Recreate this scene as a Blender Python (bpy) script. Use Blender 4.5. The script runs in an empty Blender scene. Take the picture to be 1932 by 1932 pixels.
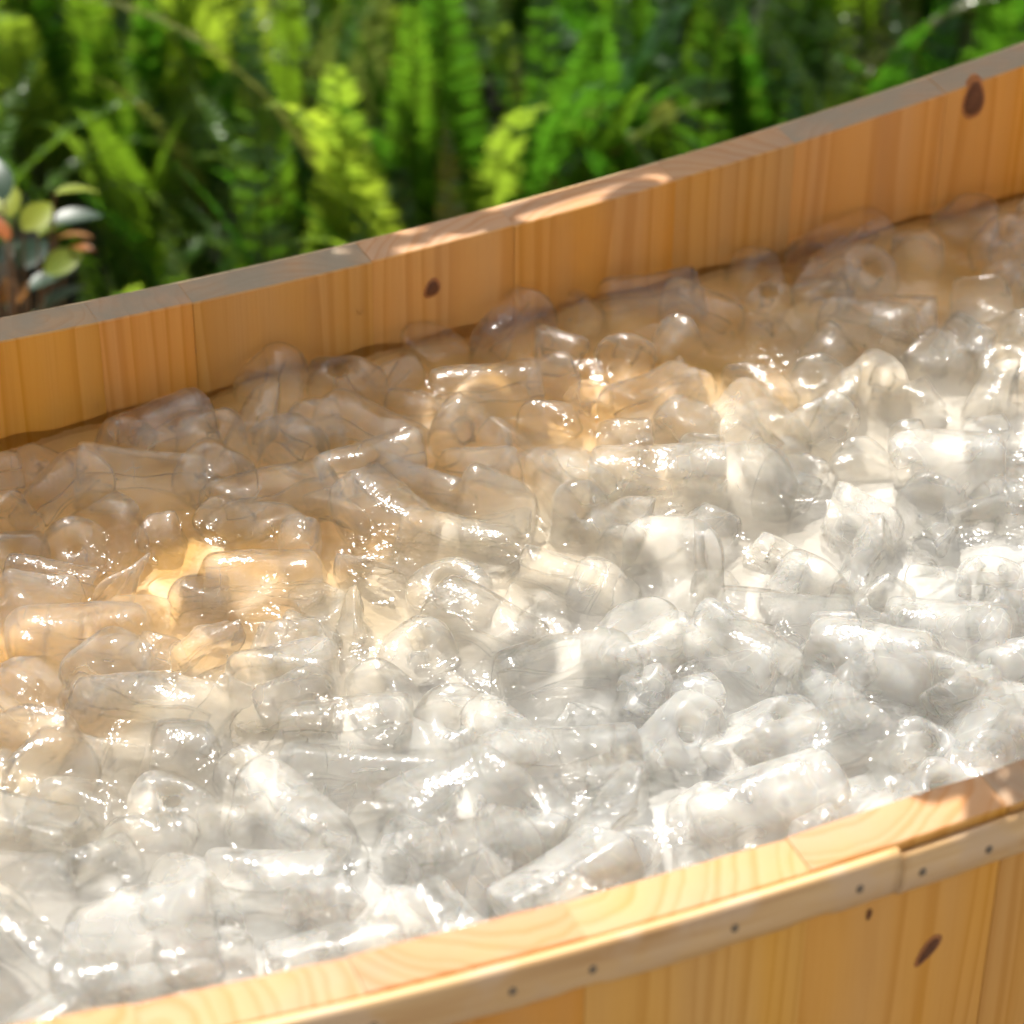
import bpy, bmesh, math, random
import numpy as np
from mathutils import Vector, Matrix, Euler

sc = bpy.context.scene
COL = sc.collection
R = math.radians

# ------------------------------------------------------------------ camera, sky, sun, exposure
ZI = 0.52                                   # height of the ice surface above the ground
CH, PITCH, ROLL, FOV = 0.9338, 0.6284, 0.010, R(20)
cam_d = bpy.data.cameras.new('camera'); cam = bpy.data.objects.new('camera', cam_d); COL.objects.link(cam)
cam_d.sensor_width = 36; cam_d.angle = FOV
cam_d.clip_start = .05; cam_d.clip_end = 500
cam.matrix_world = Matrix.Translation((0, 0, ZI + CH)) @ Matrix.Rotation(math.pi/2 - PITCH, 4, 'X') @ Matrix.Rotation(ROLL, 4, 'Z')
cam_d.dof.use_dof = True; cam_d.dof.focus_distance = 1.50; cam_d.dof.aperture_fstop = 6.2
sc.camera = cam

SUN_EL, SUN_AZ = R(57), R(-14)              # azimuth measured from +Y, negative = to the left
sdir = Vector((math.sin(SUN_AZ)*math.cos(SUN_EL), math.cos(SUN_AZ)*math.cos(SUN_EL), math.sin(SUN_EL)))
world = bpy.data.worlds.new('World'); sc.world = world; world.use_nodes = True
wn = world.node_tree; bg = wn.nodes['Background']
sky = wn.nodes.new('ShaderNodeTexSky'); sky.sky_type = 'NISHITA'; sky.sun_disc = False
sky.sun_elevation = SUN_EL; sky.sun_rotation = SUN_AZ; sky.air_density = 1.0; sky.dust_density = 2.5; sky.ozone_density = .6
hz = wn.nodes.new('ShaderNodeHueSaturation'); hz.inputs['Saturation'].default_value = .1   # pale hazy summer sky
wn.links.new(sky.outputs[0], hz.inputs['Color']); wn.links.new(hz.outputs[0], bg.inputs[0]); bg.inputs[1].default_value = 0.115
sun_d = bpy.data.lights.new('sun', 'SUN'); sun = bpy.data.objects.new('sun', sun_d); COL.objects.link(sun)
sun_d.energy = 4.7; sun_d.angle = R(.5); sun_d.color = (1, .95, .86)
sun.rotation_euler = sdir.to_track_quat('Z', 'Y').to_euler()
sun.location = (0, 3, 5)
sc.view_settings.view_transform = 'Standard'; sc.view_settings.look = 'None'
sc.view_settings.gamma = 1; sc.view_settings.use_curve_mapping = False
sc.view_settings.exposure = 0.94
cy = sc.cycles
cy.use_denoising = True
cy.use_adaptive_sampling = True; cy.adaptive_threshold = .08; cy.adaptive_min_samples = 16
cy.max_bounces = 10; cy.diffuse_bounces = 5; cy.glossy_bounces = 5; cy.transmission_bounces = 12; cy.transparent_max_bounces = 24
cy.caustics_reflective = False; cy.caustics_refractive = True
cy.sample_clamp_indirect = .8; cy.sample_clamp_direct = 100; cy.blur_glossy = .3

TX, TY, TA, TB, TN, TH, TT = 0.2062, 1.2711, 1.3234, 0.2614, 2.4707, 0.4378, 0.0245   # the tub's plan
rng = random.Random(11)
nrng = np.random.default_rng(5)

# ------------------------------------------------------------------ helpers
def link(o, parent=None):
    COL.objects.link(o)
    if parent is not None: o.parent = parent
    return o
def mesh(name, verts, faces, mat, smooth=False):
    me = bpy.data.meshes.new(name); me.from_pydata(verts, [], faces); me.update()
    if mat: me.materials.append(mat)
    if smooth: me.polygons.foreach_set('use_smooth', [True]*len(me.polygons))
    return me
def obj(name, me, parent=None, loc=(0, 0, 0), rot=None):
    o = bpy.data.objects.new(name, me); link(o, parent); o.location = loc
    if rot is not None: o.rotation_euler = rot
    return o
def empty(name, loc=(0, 0, 0)):
    o = bpy.data.objects.new(name, None); o.empty_display_size = .05; link(o); o.location = loc; return o
def tag(o, label=None, cat=None, group=None, kind=None):
    if label: o['label'] = label
    if cat: o['category'] = cat
    if group: o['group'] = group
    if kind: o['kind'] = kind
    return o

FPX = 966/math.tan(FOV/2)                   # photograph measured on a 1932 px grid
CM = cam.matrix_world.copy(); CMI = CM.inverted()
def ray(px, py):
    d = Vector(((px-966)/FPX, -(py-966)/FPX, -1)); return (CM.to_3x3() @ d).normalized()
def at_z(px, py, z):
    o = CM.translation; d = ray(px, py); t = (z-o.z)/d.z; return o + d*t
def at_y(px, py, y):
    o = CM.translation; d = ray(px, py); t = (y-o.y)/d.y; return o + d*t
def to_px(p):
    q = CMI @ Vector(p); return 966 + q.x/-q.z*FPX, 966 - q.y/-q.z*FPX

# ------------------------------------------------------------------ materials
class NT:
    def __init__(s, name):
        s.m = bpy.data.materials.new(name); s.m.use_nodes = True; s.t = s.m.node_tree
        s.t.nodes.clear(); s.out = s.t.nodes.new('ShaderNodeOutputMaterial')
    def n(s, typ, _in=None, **kw):
        nd = s.t.nodes.new('ShaderNode'+typ)
        for k, v in kw.items(): setattr(nd, k, v)
        for k, v in (_in or {}).items():
            sk = nd.inputs[k]
            if isinstance(v, bpy.types.NodeSocket): s.t.links.new(v, sk)
            else: sk.default_value = v
        return nd
    def math(s, op, a, b=0.0, c=0.0):
        nd = s.n('Math', {0: a, 1: b, 2: c}, operation=op); return nd.outputs[0]
    def ramp(s, fac, stops):
        nd = s.n('ValToRGB', {0: fac}); e = nd.color_ramp.elements
        while len(e) < len(stops): e.new(.5)
        for el, (p, c) in zip(e, stops): el.position = p; el.color = (*c, 1) if len(c) == 3 else c
        return nd.outputs[0]
    def mix(s, f, a, b, blend='MIX'):
        nd = s.n('MixRGB', {0: f, 1: a, 2: b}, blend_type=blend); return nd.outputs[0]
    def smix(s, f, a, b):
        return s.n('MixShader', {0: f, 1: a, 2: b}).outputs[0]
    def done(s, sh): s.t.links.new(sh, s.out.inputs[0]); return s.m

def wood_material(name, pith=(.6, .1), light=(.58, .325, .125), dark=(.43, .20, .058), spacing=.0085, rough=.62):
    w = NT(name)
    tc = w.n('TexCoord').outputs['Object']
    rnd = w.n('ObjectInfo').outputs['Random']
    wn_ = w.n('TexWhiteNoise', {'W': rnd}, noise_dimensions='1D'); rc = w.n('SeparateColor', {0: wn_.outputs['Color']})
    sp = w.n('SeparateXYZ', {0: tc})
    # distortion that runs slowly along the stave
    mp = w.n('Mapping', {0: tc, 'Scale': (14, 14, 1.3)})
    off = w.n('CombineXYZ', {0: w.math('MULTIPLY', rnd, 37.), 1: w.math('MULTIPLY', rnd, 91.), 2: w.math('MULTIPLY', rnd, 13.)})
    va = w.n('VectorMath', {0: mp.outputs[0], 1: off.outputs[0]}, operation='ADD').outputs[0]
    nz = w.n('TexNoise', {'Vector': va, 'Scale': 1.0, 'Detail': 3.0, 'Roughness': .5})
    nc = w.n('SeparateColor', {0: nz.outputs['Color']})
    px = w.math('MULTIPLY_ADD', rc.outputs[0], .10, -.05)
    py = w.math('MULTIPLY_ADD', rc.outputs[1], .09, -.075)
    dx = w.math('ADD', w.math('ADD', sp.outputs[0], px), w.math('MULTIPLY_ADD', nc.outputs[0], .03, -.015))
    dy = w.math('ADD', w.math('ADD', sp.outputs[1], py), w.math('MULTIPLY_ADD', nc.outputs[1], .03, -.015))
    r2 = w.math('ADD', w.math('MULTIPLY', dx, dx), w.math('MULTIPLY', dy, dy))
    r = w.math('SQRT', r2)
    # ring spacing varies with a 1-D noise of the radius
    rn = w.n('TexNoise', {'W': w.math('MULTIPLY', r, 60.), 'Scale': 1.0, 'Detail': 2.}, noise_dimensions='1D').outputs[0]
    ph = w.math('MULTIPLY_ADD', rn, 2.2, w.math('MULTIPLY', r, 1/spacing))
    fr = w.math('FRACT', ph)
    rings = w.ramp(fr, [(0, (0, 0, 0)), (.55, (.22,)*3), (.86, (1,)*3), (.93, (.9,)*3), (1, (.0,)*3)])
    shade_amt = w.n('Attribute', attribute_name='painted_shade', attribute_type='OBJECT').outputs['Fac']
    wn2 = w.n('TexNoise', {'Vector': va, 'Scale': 3.1, 'Detail': 3.}).outputs[0]
    fib = w.n('TexNoise', {'Vector': w.n('Mapping', {0: tc, 'Scale': (900, 900, 16)}).outputs[0], 'Scale': 1., 'Detail': 2.}).outputs[0]
    pat = w.n('TexNoise', {'Vector': va, 'Scale': 1.7, 'Detail': 2.}).outputs[0]
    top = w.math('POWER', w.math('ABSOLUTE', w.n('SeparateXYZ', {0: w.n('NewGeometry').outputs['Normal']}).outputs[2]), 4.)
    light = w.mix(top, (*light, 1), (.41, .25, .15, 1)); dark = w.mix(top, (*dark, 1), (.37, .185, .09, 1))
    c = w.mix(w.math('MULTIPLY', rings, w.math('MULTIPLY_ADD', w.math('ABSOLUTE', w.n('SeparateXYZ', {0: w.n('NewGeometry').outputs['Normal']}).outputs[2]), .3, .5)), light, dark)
    c = w.mix(w.math('MULTIPLY', w.math('SUBTRACT', fib, .5), .7), c, (.42, .20, .07, 1))
    hs = w.n('HueSaturation', {'Color': c, 'Hue': w.math('MULTIPLY_ADD', rc.outputs[2], .012, .494),
             'Saturation': w.math('MULTIPLY_ADD', pat, .35, .92), 'Value': w.math('MULTIPLY_ADD', rc.outputs[0], .15, w.math('MULTIPLY_ADD', pat, .34, .76))})
    grey = w.math('MULTIPLY', w.math('MULTIPLY', top, shade_amt), w.ramp(wn2, [(.25, (.45,)*3), (.6, (1,)*3)]))  # rim shade painted into the top faces as grey
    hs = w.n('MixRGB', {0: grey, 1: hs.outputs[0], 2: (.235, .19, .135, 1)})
    bm_ = w.n('Bump', {'Height': w.math('ADD', fib, w.math('MULTIPLY', rings, .6)), 'Strength': .25, 'Distance': .0006})
    b = w.n('BsdfPrincipled', {'Base Color': hs.outputs[0], 'Roughness': w.math('MULTIPLY_ADD', fib, .2, rough-.1), 'Normal': bm_.outputs[0], 'Specular IOR Level': .16})
    return w.done(b.outputs[0])

M_wood = wood_material('cedar_wood')
def band_material():
    w = NT('varnished_hoop_wood')
    tc = w.n('TexCoord').outputs['UV']
    mp = w.n('Mapping', {0: tc, 'Scale': (5, 90, 1)}).outputs[0]
    n1 = w.n('TexNoise', {'Vector': mp, 'Scale': 1., 'Detail': 4.}).outputs[0]
    n2 = w.n('TexNoise', {'Vector': w.n('Mapping', {0: tc, 'Scale': (26, 30, 1)}).outputs[0], 'Scale': 1., 'Detail': 3.}).outputs[0]
    c = w.ramp(n1, [(.3, (.40, .22, .08)), (.5, (.52, .33, .15)), (.7, (.60, .42, .24))])
    c = w.mix(w.ramp(n2, [(.5, (0,)*3), (.62, (.75,)*3)]), c, (.50, .35, .22, 1))
    bmp = w.n('Bump', {'Height': n2, 'Strength': .3, 'Distance': .0006})
    b = w.n('BsdfPrincipled', {'Base Color': c, 'Roughness': .4, 'Normal': bmp.outputs[0], 'Coat Weight': .1, 'Coat Roughness': .2})
    return w.done(b.outputs[0])
M_band = band_material()

def simple(name, col, rough=.5, metal=0., nscale=40, namp=.25):
    w = NT(name)
    n1 = w.n('TexNoise', {'Vector': w.n('TexCoord').outputs['Object'], 'Scale': float(nscale), 'Detail': 4.}).outputs[0]
    c = w.mix(n1, tuple(x*(1-namp) for x in col)+(1,), tuple(min(1, x*(1+namp)) for x in col)+(1,))
    b = w.n('BsdfPrincipled', {'Base Color': c, 'Roughness': rough, 'Metallic': metal})
    return w.done(b.outputs[0])
M_nail = simple('rusty_nail', (.16, .13, .10), .5, .6, 600)
M_knot = simple('dark_knot', (.11, .038, .013), .85, 0, 260, .5)
M_soil = simple('soil', (.012, .012, .006), .9, 0, 30, .6)
M_bark = simple('bark', (.09, .065, .045), .9, 0, 30, .4)

def ice_material(name, milky, sheen=1.0):
    w = NT(name)
    tc = w.n('TexCoord').outputs['Object']
    rnd = w.n('ObjectInfo').outputs['Random']
    off = w.n('CombineXYZ', {0: w.math('MULTIPLY', rnd, 9.), 1: w.math('MULTIPLY', rnd, 5.), 2: w.math('MULTIPLY', rnd, 7.)})
    v = w.n('VectorMath', {0: tc, 1: off.outputs[0]}, operation='ADD').outputs[0]
    big = w.n('TexNoise', {'Vector': v, 'Scale': 48., 'Detail': 3., 'Distortion': .6}).outputs[0]
    fine = w.n('TexNoise', {'Vector': v, 'Scale': 620., 'Detail': 1.}).outputs[0]
    mid = w.n('TexNoise', {'Vector': v, 'Scale': 170., 'Detail': 2.}).outputs[0]
    h = w.math('MULTIPLY_ADD', mid, 1.6, fine)
    bump = w.n('Bump', {'Height': h, 'Strength': 1., 'Distance': .00032}).outputs[0]
    soft = w.n('Bump', {'Height': mid, 'Strength': .30, 'Distance': .0008}).outputs[0]
    refr = w.n('BsdfGlass', {'Color': (1, 1, 1, 1), 'IOR': 1.115, 'Roughness': .0, 'Normal': soft}).outputs[0]
    tran = w.n('BsdfTransparent', {'Color': (1, .995, .98, 1)}).outputs[0]
    clear = w.smix(.48, refr, tran)
    front = w.math('SUBTRACT', 1., w.n('NewGeometry').outputs['Backfacing'])
    milk = w.n('SubsurfaceScattering', {'Color': (.985, .94, .87, 1), 'Scale': .010, 'Radius': (1, .9, .8), 'Normal': soft}).outputs[0]
    streak = w.ramp(big, [(.34, (.25,)*3), (.50, (.75,)*3), (.64, (1.,)*3), (.74, (.45,)*3)])
    vc_ = w.n('TexVoronoi', {'Vector': w.n('VectorMath', {0: v, 1: w.n('VectorMath', {0: w.n('TexNoise', {'Vector': v, 'Scale': 60.}).outputs['Color'], 'Scale': .012}, operation='SCALE').outputs[0]}, operation='ADD').outputs[0], 'Scale': 42.}, feature='DISTANCE_TO_EDGE').outputs['Distance']
    crack = w.ramp(vc_, [(0, (1,)*3), (.022, (0,)*3)])
    crack = w.math('MULTIPLY', crack, w.ramp(big, [(.5, (0,)*3), (.62, (.55,)*3)]))
    cloud = w.n('Attribute', attribute_name='cloud', attribute_type='OBJECT').outputs['Fac']
    pm = w.math('MULTIPLY', w.math('ADD', w.math('MULTIPLY', streak, cloud), w.math('MULTIPLY', crack, .3), ), front)
    pm = w.math('MULTIPLY', pm, milky)
    body = w.smix(pm, clear, milk)
    fres = w.n('Fresnel', {'IOR': 1.37}).outputs[0]
    glo = w.n('BsdfGlossy', {'Color': (1, 1, 1, 1), 'Roughness': .07, 'Normal': bump}).outputs[0]
    return w.done(w.smix(w.math('MULTIPLY', w.math('MULTIPLY', fres, sheen), front), body, glo))
M_ice = ice_material('clear_ice', .42)
M_icebed = ice_material('packed_ice', 1.)

def water_material():
    w = NT('melt_water')
    tc = w.n('TexCoord').outputs['Object']
    a = w.n('TexNoise', {'Vector': tc, 'Scale': 60., 'Detail': 2., 'Distortion': 1.5}).outputs[0]
    b_ = w.n('TexNoise', {'Vector': tc, 'Scale': 420., 'Detail': 1.}).outputs[0]
    bump = w.n('Bump', {'Height': w.math('MULTIPLY_ADD', b_, .12, a), 'Strength': 1., 'Distance': .0018}).outputs[0]
    refr = w.n('BsdfRefraction', {'Color': (1, 1, 1, 1), 'IOR': 1.33, 'Roughness': .0, 'Normal': bump}).outputs[0]
    tran = w.n('BsdfTransparent', {'Color': (1, .99, .97, 1)}).outputs[0]
    clear = w.smix(.45, refr, tran)
    glo = w.n('BsdfGlossy', {'Roughness': .05, 'Normal': bump}).outputs[0]
    fres = w.n('Fresnel', {'IOR': 1.33, 'Normal': bump}).outputs[0]
    return w.done(w.smix(fres, clear, glo))
M_water = water_material()
def bed_material():
    w = NT('slush')
    tc = w.n('TexCoord').outputs['Object']
    a = w.n('TexNoise', {'Vector': tc, 'Scale': 30., 'Detail': 4.}).outputs[0]
    lo = w.n('TexNoise', {'Vector': tc, 'Scale': 7., 'Detail': 2.}).outputs[0]
    # golden reflection of the wood wall painted in: amber at the far wall, especially at the left, paler towards the near right
    sp = w.n('SeparateXYZ', {0: tc})
    vv = w.math('ADD', w.math('MULTIPLY', sp.outputs[0], -math.sin(TH)), w.math('MULTIPLY', sp.outputs[1], math.cos(TH)))
    uu = w.math('ADD', w.math('MULTIPLY', sp.outputs[0], math.cos(TH)), w.math('MULTIPLY', sp.outputs[1], math.sin(TH)))
    vc = -TX*math.sin(TH)+TY*math.cos(TH); uc = TX*math.cos(TH)+TY*math.sin(TH)
    k = w.math('MULTIPLY_ADD', w.math('SUBTRACT', vv, vc), 3.3, w.math('MULTIPLY', w.math('SUBTRACT', uu, uc), -.7))
    k = w.math('ADD', w.math('ADD', k, .15), w.math('MULTIPLY_ADD', lo, .5, w.math('MULTIPLY_ADD', a, .3, -.40)))
    c = w.ramp(k, [(0, (.70, .69, .66)), (.30, (.67, .62, .54)), (.55, (.72, .58, .39)), (.78, (.86, .50, .16))])
    return w.done(w.n('BsdfPrincipled', {'Base Color': c, 'Roughness': .35}).outputs[0])
M_bed = bed_material()

def leaf_material(name, col, tcol, tf=.5, rough=.32, var=.05, gloss=.5):
    w = NT(name)
    rnd = w.n('ObjectInfo').outputs['Random']
    n1 = w.n('TexNoise', {'Vector': w.n('TexCoord').outputs['Object'], 'Scale': 9., 'Detail': 3.}).outputs[0]
    hue = w.math('MULTIPLY_ADD', rnd, -var, .5+var*.35)
    val = w.math('MULTIPLY_ADD', w.math('ADD', rnd, n1), .45, .6)
    a = w.n('HueSaturation', {'Color': (*col, 1), 'Hue': hue, 'Value': val}).outputs[0]
    b = w.n('HueSaturation', {'Color': (*tcol, 1), 'Hue': hue, 'Value': val}).outputs[0]
    p = w.n('BsdfPrincipled', {'Base Color': a, 'Roughness': rough, 'Specular IOR Level': gloss}).outputs[0]
    t = w.n('BsdfTranslucent', {'Color': b}).outputs[0]
    return w.done(w.smix(tf, p, t))
M_fern = leaf_material('fern_green', (.03, .09, .012), (.10, .26, .012), .42, .36, .05, .5)
M_fern_old = leaf_material('fern_olive', (.07, .10, .02), (.13, .18, .03), .4)
M_leaf = leaf_material('tree_leaf', (.04, .09, .02), (.10, .22, .03), .35)
M_silver = leaf_material('glossy_dark_leaf', (.022, .045, .030), (.05, .10, .03), .2, .38, .02, .3)
M_orange = leaf_material('orange_leaf', (.26, .10, .02), (.36, .15, .02), .4, .4, .03)
M_yellow = leaf_material('yellow_green_leaf', (.22, .28, .03), (.40, .48, .04), .5, .4, .03)

# ------------------------------------------------------------------ the tub's plan and rim
RZ0, RK1, RK2 = .0823, .0707, .1612
ct, st = math.cos(TH), math.sin(TH)
def uv_world(u, v, z=0.): return Vector((TX+u*ct-v*st, TY+u*st+v*ct, z))
def world_uv(p):
    x, y = p[0]-TX, p[1]-TY; return x*ct+y*st, -x*st+y*ct
def rim_z(u): return ZI + RZ0 + RK1*u + RK2*u*u
PHN = 6000
phs = np.linspace(0, 2*np.pi, PHN+1)
def sup(A, B, ph):
    c, s = np.cos(ph), np.sin(ph)
    return A*np.sign(c)*np.abs(c)**(2/TN), B*np.sign(s)*np.abs(s)**(2/TN)
iu, iv = sup(TA, TB, phs)
arc = np.concatenate([[0], np.cumsum(np.hypot(np.diff(iu), np.diff(iv)))]); LEN = arc[-1]
# inner curve by arc length, outward normal, outer = inner + TT*normal
def curve_at(s):
    s = s % LEN
    u = float(np.interp(s, arc, iu)); v = float(np.interp(s, arc, iv))
    e = .004
    u1 = float(np.interp((s+e) % LEN, arc, iu)); v1 = float(np.interp((s+e) % LEN, arc, iv))
    u0 = float(np.interp((s-e) % LEN, arc, iu)); v0 = float(np.interp((s-e) % LEN, arc, iv))
    t = Vector((u1-u0, v1-v0)).normalized(); nrm = Vector((t.y, -t.x))
    return u, v, t, nrm
def half_width(u):
    r = min(1., abs(u)/TA); return TB*(1-r**TN)**(1/TN)
def arc_at_px(px, far, outer=False, zf=None):
    best = None
    for k in range(0, PHN, 6):
        s = float(arc[k]); u, v, t, n = curve_at(s)
        if (v > 0) != far: continue
        uu, vv = (u+n.x*TT, v+n.y*TT) if outer else (u, v)
        x, y = to_px(uv_world(uu, vv, rim_z(u) if zf is None else zf))
        d = abs(x-px)
        if best is None or d < best[0]: best = (d, s)
    return best[1]
far_b = [arc_at_px(p, True) for p in (1790, 1495, 1250, 975, 690, 375, 200, -60)]
near_b = [arc_at_px(p, False, True) for p in (280, 700, 1118, 1546, 1896, 2250)]
fixed = sorted(far_b + near_b)
bounds = []
for a, b in zip(fixed, fixed[1:]+[fixed[0]+LEN]):
    n = max(1, round((b-a)/.088))
    if b-a > .3:
        ws = np.array([rng.uniform(.75, 1.25) for _ in range(n)])
    else: ws = np.ones(max(1, n if b-a > .14 else 1))
    cs = np.concatenate([[0], np.cumsum(ws)/ws.sum()])[:-1]
    bounds += [a+(b-a)*c for c in cs]
bounds.append(bounds[0]+LEN)

ZB = .03                                    # underside of the staves
tub = empty('wooden_tub', (TX, TY, 0)); tub.rotation_euler = (0, 0, TH)
tag(tub, 'long oval wooden tub of upright staves, full of ice, in front of the ferns', 'tub')
stave_objs = []
for k, (s0, s1) in enumerate(zip(bounds, bounds[1:])):
    sm = (s0+s1)/2; um, vm, tm, nm = curve_at(sm)
    um += nm.x*TT/2; vm += nm.y*TT/2
    ang = math.atan2(nm.y, nm.x)+math.pi/2  # local x along the tangent, local -y... outward is -y
    loc = Matrix.Translation((um, vm, 0)) @ Matrix.Rotation(ang, 4, 'Z'); li = loc.inverted()
    NS = 5; g = .00012; bv = .0008
    dz = rng.uniform(-.0003, .0003); dr = rng.uniform(-.0003, .0003)
    secs = []
    for i in range(NS+1):
        f = i/NS; s = s0+g+(s1-s0-2*g)*f
        u, v, t, n = curve_at(s)
        e = 0.0005 if i in (0, NS) else 0.
        zt = rim_z(u)+dz-e
        prof = [(dr, ZB), (dr+e, zt-bv), (dr+e+bv, zt), (TT+dr-bv, zt), (TT+dr-e, zt-bv), (TT+dr, ZB)]
        secs.append([li @ Vector((u+n.x*o, v+n.y*o, z)) for o, z in prof])
    V = [p for s_ in secs for p in s_]; F = []; P = 6
    for i in range(NS):
        for j in range(P):
            a = i*P+j; b = i*P+(j+1) % P
            F.append((a, a+P, b+P, b))
    F.append(tuple(range(P))); F.append(tuple(reversed([NS*P+j for j in range(P)])))
    me = mesh('stave', V, F, M_wood)
    bm = bmesh.new(); bm.from_mesh(me); bmesh.ops.recalc_face_normals(bm, faces=bm.faces); bm.to_mesh(me); bm.free()
    o = obj('stave', me, tub); o.matrix_local = loc
    sx = to_px(uv_world(um, vm, rim_z(um)))[0]      # shade painted grey on the far rim's left and right, the near rim's right end
    o['painted_shade'] = (.95 if (sx < 690 or sx > 1450) else .1) if vm > 0 else (.55 if sx > 1800 else 0.)
    stave_objs.append((s0, s1, o, loc))

# bottom boards
def floor_boards():
    nb = 6; w = 2*TB/nb
    for i in range(nb):
        v0, v1 = -TB+i*w+.0006, -TB+(i+1)*w-.0006
        vm = max(abs(v0), abs(v1)); ue = TA*(max(0, 1-(vm/TB)**TN))**(1/TN) if vm < TB else TA*.55
        ue = max(ue, TA*.6) - .004
        x = ue; V = [(-x, v0, .06), (x, v0, .06), (x, v1, .06), (-x, v1, .06), (-x, v0, .085), (x, v0, .085), (x, v1, .085), (-x, v1, .085)]
        F = [(3, 2, 1, 0), (4, 5, 6, 7), (0, 1, 5, 4), (1, 2, 6, 5), (2, 3, 7, 6), (3, 0, 4, 7)]
        obj('bottom_board', mesh('bottom_board', V, F, M_wood), tub)
floor_boards()

# half-round hoop strips nailed under the rim on the outside
BH = .0235
def hoop(s0, s1, lift, drop, prot, nail_s, torn):
    n = max(8, int((s1-s0)/.006)); V = []; F = []; UV = []
    prof = []
    K = 10
    for j in range(K+1):
        a = math.pi*(j/K); prof.append((math.sin(a)**.55*prot, -(1-math.cos(a))/2))
    r = random.Random(3)
    jag = 0
    for i in range(n+1):
        s = s0+(s1-s0)*i/n; u, v, t, nn = curve_at(s)
        if i % 3 == 0: jag = r.uniform(0, torn)
        zt = rim_z(u)-lift
        for j, (o, h) in enumerate(prof):
            hh = BH+drop*0+(jag if j > K*.7 else 0)
            off = TT+.0006+o
            V.append((u+nn.x*off, v+nn.y*off, zt+h*hh)); UV.append((s, j/K*.03))
    for i in range(n):
        for j in range(K):
            a = i*(K+1)+j; F.append((a, a+1, a+K+2, a+K+1))
        a = i*(K+1); b = a+K; F.append((a, a+K+1, b+K+1, b))
    F.append(tuple(range(K+1))); F.append(tuple(reversed([n*(K+1)+j for j in range(K+1)])))
    me = mesh('hoop_strip', V, F, M_band, True)
    uvl = me.uv_layers.new(name='UVMap')
    for l in me.loops: uvl.data[l.index].uv = UV[l.vertex_index]
    bm = bmesh.new(); bm.from_mesh(me); bmesh.ops.recalc_face_normals(bm, faces=bm.faces); bm.to_mesh(me); bm.free()
    h = obj('hoop_strip', me, tub)
    for s in nail_s:
        u, v, t, nn = curve_at(s); zt = rim_z(u)-lift-BH*.5
        off = TT+.0006+prot+.0002
        nv = Vector((nn.x, nn.y, 0)); 
        mat = Matrix.Translation((u+nn.x*off, v+nn.y*off, zt)) @ nv.to_track_quat('Z', 'Y').to_matrix().to_4x4()
        VV = [(0, 0, .0006)]; 
        for rr, zz in ((.0012, .0006), (.0019, 0), (.0019, -.0016)):
            for q in range(10):
                a = q*math.tau/10; VV.append((rr*math.cos(a), rr*1.2*math.sin(a), zz))
        FF = [(0, 1+q, 1+(q+1) % 10) for q in range(10)]
        for rgi in range(2):
            for q in range(10):
                a = 1+rgi*10+q; b = 1+rgi*10+(q+1) % 10; FF.append((a, a+10, b+10, b))
        o = obj('nail', mesh('nail', VV, FF, M_nail, True), h); o.matrix_local = mat
    return h
def near_s(px): return arc_at_px(px, False, True)
sj = near_s(1683)
nails_l = [near_s(p) for p in (699, 945, 1122, 1372, 1598)]
nails_r = [near_s(p) for p in (1715, 1851)]
hoop(near_s(1683)-1.15, sj-.0004, .0008, 0, .0062, nails_l, .0025)
hoop(sj+.0004, sj+1.1, .0042, 0, .0052, nails_r, .0012)
farmid = LEN*.25
hoop(farmid-1.35, farmid-.02, .002, 0, .006, [], .001)
hoop(farmid-.019, farmid+1.2, .002, 0, .006, [], .001)

# knots in the staves
def add_knot(px, py, far, rx, rz, tilt, mat=None, lift=0., nm='knot'):
    s = arc_at_px(px, far, not far, None)
    # refine: search arc and height
    best = None
    for ds in np.linspace(-.05, .05, 81):
        u, v, t, n = curve_at(s+ds); o = 0 if far else TT
        for z in np.linspace(ZI-.15, ZI+.3, 90):
            x, y = to_px(uv_world(u+n.x*o, v+n.y*o, z)); d = math.hypot(x-px, y-py)
            if best is None or d < best[0]: best = (d, s+ds, z)
    _, s, z = best; u, v, t, n = curve_at(s); o = -.0004 if far else TT+.0004
    nv = Vector((-n.x, -n.y, 0)) if far else Vector((n.x, n.y, 0))
    xv = Vector((t.x, t.y, 0)); zv = Vector((0, 0, 1))
    pos = Vector((u+n.x*o, v+n.y*o, z)); r = random.Random(int(px))
    V = [pos+nv*(.0005+lift)]; N = 20
    for ring, (f, dd) in enumerate(((.55, .0006), (1, 0), (1.02, -.003))):
        for q in range(N):
            a = q*math.tau/N; k = f*(1+.08*math.sin(3*a+px))
            lx, lz = rx*k*math.cos(a), rz*k*math.sin(a)
            X = lx*math.cos(tilt)-lz*math.sin(tilt); Z = lx*math.sin(tilt)+lz*math.cos(tilt)
            V.append(pos+xv*X*(1 if not far else 1)+zv*Z+nv*(dd+lift))
    F = [(0, 1+q, 1+(q+1) % N) for q in range(N)]
    for rgi in range(2):
        for q in range(N):
            a = 1+rgi*N+q; b = 1+rgi*N+(q+1) % N; F.append((a, a+N, b+N, b))
    for (s0, s1, so, loc) in stave_objs:
        for sh in (0, LEN, -LEN):
            if s0 <= s+sh <= s1:
                li = loc.inverted()
                o = obj(nm, mesh(nm, [li @ p for p in V], F, mat or M_knot, True), so); return
M_halo = simple('reddish_heartwood', (.32, .125, .04), .85, 0, 200, .4)
for a_ in ((1838, 192, True, .0082, .0150, 0), (815, 546, True, .0050, .0068, .4), (1753, 1790, False, .0044, .0098, -.6)):
    add_knot(*a_, mat=M_halo, lift=-.0004, nm='knot_ring')
add_knot(1838, 190, True, .0065, .0115, 0)
add_knot(815, 545, True, .0036, .0048, .4)
add_knot(1753, 1790, False, .0030, .0075, -.6)
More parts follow.
